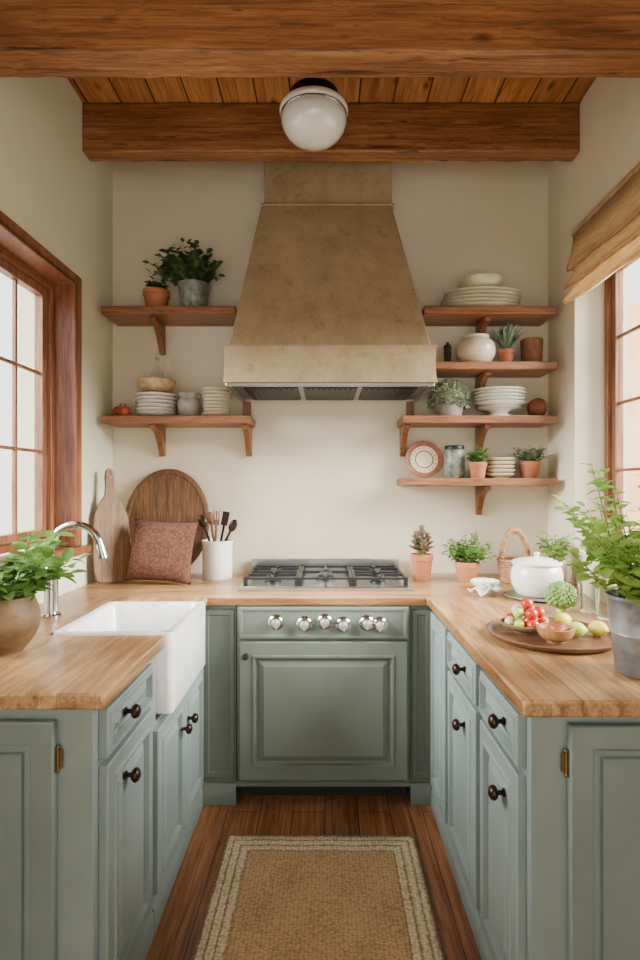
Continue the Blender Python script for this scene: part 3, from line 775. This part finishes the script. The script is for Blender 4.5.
place('vase',MB().lathe([(0,0),(0.055,0),(0.075,0.012),(0.098,0.05),(0.103,0.085),(0.096,0.115),(0.078,0.135),(0.070,0.142),(0.072,0.156),(0.066,0.156),(0.062,0.14),(0,0.13)],44).mesh('vase',['cream']),(0.805,SY,R2+0.0005),label='round cream ceramic vase with wide mouth on shelf',cat='vase')
def agave(seed,n,L,W,z0,mat='agave',pmin=0.3,pmax=1.4):
    random.seed(seed); mb=MB()
    for i in range(n):
        q=i/n; rosette_leaf(mb,(0,0,z0),i*2.4+random.uniform(-.2,.2),pmin+(pmax-pmin)*q,L*random.uniform(0.85,1.1),W,-0.05 if q>0.5 else 0.1,0.5,1)
    return mb.mesh('rosette',['stem',mat],fix=False,ang=60)
potted('potted_plant.002',(0.968,SY,R2+0.0005),'spiky agave in a small terracotta pot on shelf',pot_prof(0.045,0.085),'terra',agave(5,40,0.15,0.020,0.07,pmin=0.95),soil=(0.036,0.075))
place('plant_pot',MB().lathe(pot_prof(0.058,0.14,False,0.9),36).mesh('pp',['brownpot']),(1.105,SY,R2+0.0005),label='empty brown rough-textured pot on shelf',cat='plant pot')
potted('potted_plant.003',(0.662,SY,MD+0.0005),'rounded grey-green bushy plant in a stoneware pot',pot_prof(0.080,0.075,False,0.8),'grey',
       dome(7,700,0.112,0.098,0.022,'leafgrey'),soil=(0.066,0.063))
me=MB().lathe(plate_prof(0.14,0.02,0.005),48,sy=0.8).mesh('plate',['white'])
cs_=thing('cake_stand',(0.930,SY,MD+0.0005),'white footed ceramic stand carrying stacked white plates','cake stand')
place('stand',MB().lathe([(0,0),(0.075,0),(0.078,0.006),(0.055,0.016),(0.045,0.024),(0.06,0.036),(0.10,0.042),(0.12,0.052),(0.116,0.054),(0,0.046)],40,sy=0.85).mesh('cs',['white']),parent=cs_)
kq=stack('plate','plate',(0.930,SY,MD+0.0575),5,me,0.0175,'white oval plate stacked on a footed stand','white plates on the stand',0,0.004,sc=(2,1,1))
def wickerball(nm,loc,r,lab):
    mb=MB(); mb.sphere((0,0,r),r*0.93,0,20,12)
    random.seed(3)
    for k in range(9):
        rm=Euler((random.random()*3,random.random()*3,0)).to_matrix()
        pts=[rm@Vector((r*0.95*cos(t),r*0.95*sin(t),0))+Vector((0,0,r)) for t in [2*pi*i/20 for i in range(21)]]
        mb.tube(pts,0.0035,5,0,caps=False)
    place(nm,mb.mesh('wb',['rimbrown']),loc,label=lab,cat='decorative ball')
wickerball('decorative_ball',(1.135,SY,MD+0.0005),0.053,'rust-coloured woven rattan ball on wooden shelf')
dp=thing('decorative_plate',(0.538,SY+0.03,B4+0.0005),'terracotta-rimmed decorative plate with cream centre standing on shelf','decorative plate',rot=(radians(-12),0,0))
place('rim',MB().lathe([(0.075,0.0),(0.10,0.004),(0.103,0.012),(0.10,0.014),(0.085,0.009),(0.075,0.009)],48).mesh('dr',['rimbrown']),(0,0,0.104),(pi/2,0,0),dp)
me=MB().lathe([(0,0.001),(0.076,0.001),(0.076,0.008),(0,0.006)],48)
for k in range(16):
    a=k*pi/8; me.sphere((cos(a)*0.064,sin(a)*0.064,0.006),0.0045,1,8,6)
me.lathe([(0.044,0.007),(0.046,0.009),(0.049,0.009),(0.051,0.007)],40,mi=1)
place('centre',me.mesh('dc',['cream','rimbrown']),(0,0,0.104),(pi/2,0,0),dp,label='cream centre with brown ring of dots')
j=thing('jar.001',(0.697,SY+0.02,B4+0.0005),'mottled green stoneware jar with dark lid on lowest shelf','jar')
place('body',MB().lathe([(0,0),(0.047,0),(0.053,0.01),(0.055,0.13),(0.05,0.15),(0.047,0.155),(0,0.155)],36).mesh('jg',['jargreen']),parent=j)
place('lid',MB().lathe([(0,0.156),(0.051,0.156),(0.052,0.17),(0.048,0.176),(0,0.178)],36).mesh('jl',['iron']),parent=j)
potted('potted_plant.004',(0.806,SY-0.04,B4+0.0005),'small leafy herb in a terracotta pot on lowest shelf',pot_prof(0.048,0.085),'terra',
       foliage(9,28,0.11,0.040,0.028,8,0.6,0.1,0.07,leafmat='leaf'),soil=(0.039,0.075))
me=MB().lathe(bowl_prof(0.078,0.026,foot=0.6),40).mesh('bowl',['cream'])
kb_=stack('bowl','bowl',(0.936,SY,B4+0.0005),5,me,0.0205,'ribbed cream bowl in a short stack on lowest shelf','ribbed cream bowls in a stack',kb_)
potted('potted_plant.005',(1.090,SY-0.01,B4+0.0005),'blue-green succulent spilling from a terracotta pot',pot_prof(0.058,0.09),'terra',
       foliage(11,38,0.12,0.07,0.028,9,0.45,0.15,0.075,leafmat='agave',r0=0.04),soil=(0.047,0.08))

# ---------------------------------------------------------------- worktop objects
def disc_board(w,h,t):
    mb=MB()
    n=56; ring=lambda k,y:[(w/2*k*cos(2*pi*i/n),y,h/2+h/2*k*sin(2*pi*i/n)) for i in range(n)]
    L=[ring(0.97,0),ring(1,-0.004),ring(1,-t+0.004),ring(0.975,-t),ring(0.90,-t),ring(0.89,-t+0.003),ring(0.5,-t+0.003)]
    vs=[];fs=[]
    for l in L: vs+=l
    for k in range(len(L)-1):
        for i in range(n):
            jn=(i+1)%n; fs.append((k*n+i,k*n+jn,(k+1)*n+jn,(k+1)*n+i))
    fs.append(tuple(range(n))); fs.append(tuple((len(L)-1)*n+i for i in range(n))[::-1])
    mb.add(vs,fs); return mb
place('bread_board',disc_board(0.46,0.58,0.024).mesh('bb',['board']),(-0.855,2.975,CZ+0.003),(radians(-9),0,0),label='large round worn brown wooden board leaning against the back wall',cat='cutting board')
def paddle(t):
    pts=[(-0.06,0.0),(0.06,0.0),(0.078,0.015),(0.088,0.06),(0.090,0.25),(0.080,0.34),(0.055,0.40),(0.028,0.435),(0.022,0.48),(0.024,0.53),(0.018,0.565),(0.0,0.58)]
    full=pts[1:]+[(-x,z) for x,z in pts[::-1][1:-1]]
    return MB().prism(full,-t,0)
pb=thing('paddle_board',(-1.065,2.785,CZ+0.003),'long wooden paddle cutting board with handle leaning on the wall','cutting board',rot=(radians(-8),0,radians(34)))
place('board',paddle(0.02).mesh('pb',['board2']),parent=pb,bevel=0.004)
place('cord',MB().tube([(0.0+0.014*cos(a),-0.026+0.0,0.548+0.02*sin(a)) for a in [2*pi*k/14 for k in range(15)]],0.002,6,caps=False).mesh('cord',['tan']),parent=pb)

def cushion_me(w,h,t):
    n=24; vs=[];fs=[]
    def sh(u,v,s):
        k=(1-abs(u)**2.6)*(1-abs(v)**2.6); th=t*0.5*max(k,0)**0.5
        pin=1-0.07*(1-abs(u)**2)*abs(v)**3; pin2=1-0.07*(1-abs(v)**2)*abs(u)**3
        return (u*w/2*pin2, s*th, h/2+v*h/2*pin)
    for s in (-1,1):
        for i in range(n+1):
            for jx in range(n+1):
                vs.append(sh(-1+2*i/n,-1+2*jx/n,s))
    q=(n+1)**2
    for i in range(n):
        for jx in range(n):
            a=i*(n+1)+jx; fs.append((a,a+n+1,a+n+2,a+1)); fs.append((q+a,q+a+1,q+a+n+2,q+a+n+1))
    mb=MB().add(vs,fs); me=mb.mesh('cushion',['cushion'],fix=False,ang=180)
    bm=bmesh.new(); bm.from_mesh(me); bmesh.ops.remove_doubles(bm,verts=bm.verts[:],dist=1e-4); bmesh.ops.recalc_face_normals(bm,faces=bm.faces[:]); bm.to_mesh(me); bm.free()
    return me
place('cushion',cushion_me(0.33,0.31,0.13),(-0.82,2.72,CZ+0.012),(radians(-14),radians(3),radians(-4)),label='knobbly reddish-brown square cushion propped against wooden boards',cat='cushion')

place('utensil_crock',MB().lathe([(0,0),(0.074,0),(0.078,0.006),(0.078,0.18),(0.082,0.19),(0.082,0.2),(0.075,0.2),(0.071,0.18),(0.071,0.01),(0,0.008)],44).mesh('crock',['white']),(-0.565,2.92,CZ+0.0005),label='plain white ceramic utensil crock beside the cooktop',cat='utensil crock')
ut=[(0.025,-0.02,-19,'ladle'),(0.0,0.03,-8,'spoon'),(-0.01,-0.03,2,'whisk'),(-0.02,0.02,11,'spatula'),(-0.045,0.0,26,'spoon')]
for k,(ux,uy,ang,kd) in enumerate(ut):
    nm={'ladle':'wooden_ladle','spoon':'wooden_spoon','whisk':'wooden_fork','spatula':'wooden_spatula'}[kd]+('.001' if k==4 else '')
    L=0.31 if k!=4 else 0.30
    e=thing(nm,(-0.565+ux,2.92+uy,CZ+0.016),'dark wooden '+{'ladle':'ladle','spoon':'spoon','whisk':'fork','spatula':'spatula'}[kd]+' standing in the white crock'+(', leaning outward' if k==4 else ''),'kitchen utensil','utensils in the crock',(0,radians(ang),0))
    mt='bronze' if k in (0,3,4) else 'board'
    place('handle',MB().tube([(0,0,0),(0,0,L*0.5),(0,0,L-0.04)],[0.005,0.006,0.007],8).mesh('uh',[mt]),parent=e)
    mb=MB()
    if kd in('spoon','ladle'): mb.sphere((0,0,L-0.01),0.022,0,14,10,(1,0.45,1.6))
    elif kd=='spatula': mb.box(-0.018,0.018,-0.004,0.004,L-0.045,L+0.03)
    else:
        mb.box(-0.016,0.016,-0.003,0.003,L-0.045,L-0.015)
        for q in (-0.013,0,0.013): mb.box(q-0.003,q+0.003,-0.003,0.003,L-0.015,L+0.03)
    place('head',mb.mesh('uhd',[mt]),parent=e,bevel=0.001)

potted('potted_plant.006',(-0.935,1.63,CZ+0.0005),'leafy green basil in a round brown clay bowl by the sink',round_prof(0.092,0.165,0.8,0.5,n=14,close=0.9),'clay',
       foliage(21,46,0.24,0.175,0.062,9,0.62,0.10,0.14,leafmat='leaf',r0=0.06,hmin=0.45),soil=(0.063,0.150))
potted('potted_plant.007',(0.825,1.45,CZ+0.0005),'tall bright green leafy plant in a weathered galvanised zinc pot',
   [(0,0),(0.06,0),(0.063,0.004),(0.072,0.1),(0.075,0.105),(0.074,0.11),(0.082,0.19),(0.086,0.195),(0.086,0.203),(0.080,0.203),(0.076,0.18),(0,0.18)],'zinc',
   foliage(35,60,0.44,0.195,0.042,14,0.85,0.06,0.17,leafmat='leafbright',r0=0.06,tmin=0.2,power=1.2,hmin=0.4),soil=(0.07,0.186))
def crassula(seed):
    random.seed(seed); mb=MB()
    for (ox,oy,hz,L) in ((0,0,0.13,0.056),(0.030,0.01,0.095,0.05),(-0.030,-0.008,0.105,0.05),(0.004,-0.030,0.065,0.05),(-0.01,0.028,0.075,0.046)):
        z0=0.115; mb.tube([(ox*0.5,oy*0.5,z0),(ox,oy,z0+hz)],[0.005,0.004],6,0)
        for lv in range(4):
            zz=z0+hz*(0.45+0.18*lv)
            for k in range(8):
                rosette_leaf(mb,(ox,oy,zz),k*2*pi/8+lv*0.4,0.15+lv*0.28,L*(1-lv*0.08),0.022,-0.2,0.4,1)
    return mb.mesh('foliage',['stem','succ'],fix=False,ang=60)
potted('potted_plant.008',(0.498,2.86,CZ+0.0005),'reddish-green succulent in a terracotta pot beside the cooktop',pot_prof(0.058,0.135),'terra',
       crassula(41),soil=(0.047,0.118))
potted('potted_plant.009',(0.722,2.83,CZ+0.0005),'low ferny green herb in a terracotta pot on the worktop',pot_prof(0.062,0.10),'terra',
       foliage(43,40,0.19,0.105,0.036,11,0.5,0.12,0.08,leafmat='leaf',r0=0.04),soil=(0.05,0.088))
bs=thing('wicker_basket',(0.955,2.80,CZ+0.0005),'small tan wicker basket with arched handle on the worktop','basket')
mb=MB()
for k in range(9):
    z=0.008+k*0.013; r=0.06+0.018*k/8
    mb.tube([(r*cos(a)+0.003*cos(a*8+k*pi),r*sin(a)*1.0,z) for a in [2*pi*i/32 for i in range(33)]],0.0075,6,caps=False)
mb.lathe([(0,0.001),(0.06,0.001),(0.058,0.006),(0,0.006)],24)
place('basket_body',mb.mesh('bsb',['wicker']),parent=bs)
mb=MB()
mb.tube([(0.066*cos(a),0,0.11+0.15*sin(a)) for a in [pi*i/20 for i in range(21)]],0.014,8)
for k in range(30):
    a=pi*k/30; mb.sphere((0.066*cos(a),0,0.11+0.15*sin(a)),0.0165,0,8,5)
place('handle',mb.mesh('bsh',['wicker']),parent=bs)
potted('potted_plant.010',(1.13,2.72,CZ+0.0005),'small green plant in a cream pot near the corner',pot_prof(0.05,0.13,False),'cream',
       foliage(47,26,0.17,0.065,0.034,9,0.5,0.1,0.11,leafmat='leaf',r0=0.03,ycl=0.9),soil=(0.04,0.113))
place(f'plate.{kq:03d}',MB().lathe(plate_prof(0.14,0.008,0.004),48).mesh('plate',['jargreen']),(0.925,2.43,CZ+0.0005),label='dark green glazed plate under the white canister',cat='plate'); kq+=1
cn=thing('canister',(0.925,2.43,CZ+0.0078),'round white ceramic canister with knobbed lid standing on a plate','canister')
place('body',MB().lathe([(0,0),(0.068,0),(0.085,0.010),(0.104,0.045),(0.109,0.080),(0.106,0.110),(0.098,0.128),(0.094,0.135),(0,0.135)],44).mesh('cb',['white']),parent=cn)
ld=place('lid',MB().lathe([(0,0.136),(0.101,0.136),(0.105,0.140),(0.105,0.147),(0.098,0.152),(0.06,0.163),(0.02,0.169),(0,0.170)],44).mesh('cl',['white']),parent=cn)
place('knob',MB().lathe([(0,0.168),(0.009,0.168),(0.008,0.176),(0.014,0.182),(0.010,0.189),(0,0.191)],20).mesh('ckn',['white']),parent=ld)
place(f'bowl.{kb_:03d}',MB().lathe(bowl_prof(0.065,0.04),36,fn=lambda a,z:1+(0.06*cos(a*9) if z>0.02 else 0)).mesh('bowl',['white'],ang=60),(0.755,2.62,CZ+0.0005),label='small white fluted dish on the worktop',cat='bowl'); kb_+=1
def napkin():
    n=16; vs=[];fs=[]
    for i in range(n+1):
        for jx in range(n+1):
            u,v=-1+2*i/n,-1+2*jx/n
            vs.append((u*0.06,v*0.05,0.014+0.007*sin(u*6+v*3)+0.009*sin(v*5-u*2)))
    for i in range(n):
        for jx in range(n):
            a=i*(n+1)+jx; fs.append((a,a+n+1,a+n+2,a+1))
    return MB().add(vs,fs).mesh('napkin',['white'],ang=90)
o=place('napkin',napkin(),(0.715,2.48,CZ+0.006),(0,0,0.5),label='crumpled white cloth napkin lying on the worktop',cat='napkin'); sm=o.modifiers.new('s','SOLIDIFY'); sm.thickness=0.006

TX,TY=0.725,1.785
place('serving_tray',MB().lathe([(0,0.001),(0.17,0.001),(0.19,0.006),(0.2,0.018),(0.2,0.021),(0.194,0.021),(0.184,0.012),(0.165,0.009),(0,0.009)],64).mesh('tray',['tray']),(TX,TY,CZ+0.0005),label='round dark wooden serving tray with fruit on the worktop',cat='tray')
tz=CZ+0.0105
place('fruit_bowl',MB().lathe(bowl_prof(0.056,0.045),36).mesh('fb',['bowlwood']),(0.705,1.70,tz),label='small round wooden bowl on the serving tray',cat='bowl')
place(f'bowl.{kb_:03d}',MB().lathe(bowl_prof(0.085,0.028,foot=0.6),40).mesh('fb2',['clay']),(0.665,1.83,tz),label='shallow clay dish heaped with tomatoes on the tray',cat='bowl')
def tomato_me(r): 
    prof=[(0,r*0.12)]+[(r*sin(pi*k/10)**0.9,r*0.93*(1-cos(pi*k/10))) for k in range(1,10)]+[(0,r*1.72)]
    return MB().lathe(prof,20).mesh('tom',['red'],ang=80)
tm=tomato_me(0.020); gm=MB().sphere((0,0,0.017),0.017,0,16,10).mesh('gr',['lime']); pm=MB().sphere((0,0,0.015),0.015,0,16,10).mesh('pk',['orange'])
cm_=MB().sphere((0,0,0.018),0.018,0,16,10).mesh('rd',['cream'])
cal=MB()
for k in range(5): rosette_leaf(cal,(0,0,0.035),k*2*pi/5,0.1,0.012,0.005,0.3,0.1,0)
cal=cal.mesh('cal',['stem'],fix=False)
random.seed(5); kt=0;kg=0;kr=0
for layer,(n,R_,z) in enumerate(((8,0.055,0.012),(3,0.022,0.018),(5,0.036,0.044),(1,0.0,0.070))):
    for i in range(n):
        a=2*pi*i/n+layer*0.5; x=0.665+R_*cos(a); y=1.83+R_*sin(a); q=(i*7+layer*3)%5
        if q==0:
            place('grape' if kg==0 else f'grape.{kg:03d}',gm,(x,y,tz+z),label='round pale green grape in the heaped dish',cat='grape',group='green grapes in the dish'); kg+=1
        elif q==3:
            place('mozzarella_ball' if kr==0 else f'mozzarella_ball.{kr:03d}',cm_,(x,y,tz+z),label='small round creamy white ball among the tomatoes',cat='cheese',group='white balls in the dish'); kr+=1
        else:
            t=thing('tomato' if kt==0 else f'tomato.{kt:03d}',(x,y,tz+z),'small glossy red cherry tomato in the heaped dish','tomato','cherry tomatoes in the dish')
            place('fruit',tm,parent=t); place('calyx',cal,(0,0,-0.001),parent=t); kt+=1
for i,(dx,dy) in enumerate(((-0.018,0.0),(0.018,0.008),(0.002,-0.02))):
    place('apricot' if i==0 else f'apricot.{i:03d}',pm,(0.705+dx,1.70+dy,tz+0.02),label='small orange apricot in the wooden bowl',cat='apricot',group='apricots in the wooden bowl')
def lemon_me(mat): 
    r=0.024; prof=[(0,-0.036),(0.005,-0.034),(0.008,-0.029)]+[(r*sin(pi*k/10)**0.8,-0.028*cos(pi*k/10)) for k in range(2,9)]+[(0.008,0.029),(0.004,0.034),(0,0.035)]
    return MB().lathe(prof,24).mesh('lemon',[mat],ang=80)
place('lemon',lemon_me('yellow'),(0.865,1.76,tz+0.025),(pi/2,0,0.5),label='yellow lemon lying on the serving tray',cat='lemon',group='lemons on the tray')
place('lemon.001',lemon_me('yellow'),(0.80,1.87,tz+0.025),(pi/2,0,1.9),label='yellow lemon lying on the serving tray',cat='lemon',group='lemons on the tray')
place('lime',lemon_me('lime'),(0.79,1.75,tz+0.025),(pi/2,0,1.2),label='pale green lime lying on the serving tray',cat='lime')
at=thing('broccoli',(0.905,2.13,CZ+0.0005),'round bumpy fresh green broccoli head on the worktop behind the tray','broccoli')
random.seed(12)
mb=MB(); mb.sphere((0,0,0.064),0.050,0,20,12)
for i in range(130):
    u=1-1.55*(i+0.5)/130; a=i*2.39996; s_=math.sqrt(max(0,1-u*u)); rr=0.050
    mb.sphere((rr*s_*cos(a),rr*s_*sin(a),0.064+rr*u),random.uniform(0.007,0.011),0,8,6)
place('head',mb.mesh('broc',['green'],ang=60),parent=at)
place('stem',MB().tube([(0,0,0.001),(0,0,0.03)],[0.016,0.02],10).mesh('as',['lime']),parent=at)
gl=MB().lathe([(0,0),(0.03,0),(0.032,0.004),(0.036,0.11),(0.0345,0.11),(0.0305,0.008),(0,0.006)],32).mesh('tumbler',['glass'])
place('glass_tumbler',gl,(1.02,2.15,CZ+0.0005),label='clear glass tumbler standing behind the fruit tray',cat='glass',group='clear tumblers')
place('glass_tumbler.001',gl,(1.03,2.04,CZ+0.0005),label='clear glass tumbler standing behind the fruit tray',cat='glass',group='clear tumblers')

def rug():
    mb=MB(); n1,n2=30,50; vs=[];fs=[]
    random.seed(2)
    for i in range(n1+1):
        for jx in range(n2+1):
            vs.append((-RW/2+RW*i/n1+(random.uniform(-.002,.002)),-RL/2+RL*jx/n2+random.uniform(-.002,.002),0.011+0.0015*sin(i*0.7)*sin(jx*0.5)))
    for i in range(n1):
        for jx in range(n2):
            a=i*(n2+1)+jx; fs.append((a,a+n2+1,a+n2+2,a+1))
    return mb.add(vs,fs).mesh('rug',['rug'],ang=80)
o=place('rug',rug(),(-0.020,1.535,0.001),(0,0,radians(-0.4)),label='woven beige jute rug with cream patterned border on brown floorboards',cat='rug')
sm=o.modifiers.new('s','SOLIDIFY'); sm.thickness=0.009; sm.offset=-1

# ---------------------------------------------------------------- light & camera
w=bpy.data.worlds.new('World'); SC.world=w; w.use_nodes=True; nt=w.node_tree
bg=nt.nodes['Background']; bg.inputs[0].default_value=(1.0,0.985,0.95,1); bg.inputs[1].default_value=3.2
def sun(name,d,strength,angle,col):
    l=bpy.data.lights.new(name,'SUN'); l.energy=strength; l.angle=radians(angle); l.color=col
    o=bpy.data.objects.new(name,l); COL.objects.link(o); o.rotation_euler=Vector(d).to_track_quat('-Z','Y').to_euler(); return o
sun('daylight_one',(1,0.24,-0.50),36.0,45,(1,0.99,0.95))
sun('daylight_two',(-1,0.28,-0.52),36.0,45,(1,0.98,0.92))
cam=bpy.data.cameras.new('camera'); co=bpy.data.objects.new('camera',cam); COL.objects.link(co)
co.location=(0,0,1.41); co.rotation_euler=(pi/2,0,0)
cam.sensor_width=36; cam.lens=36*556/960; cam.shift_x=-5/960; cam.shift_y=5/960; cam.clip_start=0.05
SC.camera=co
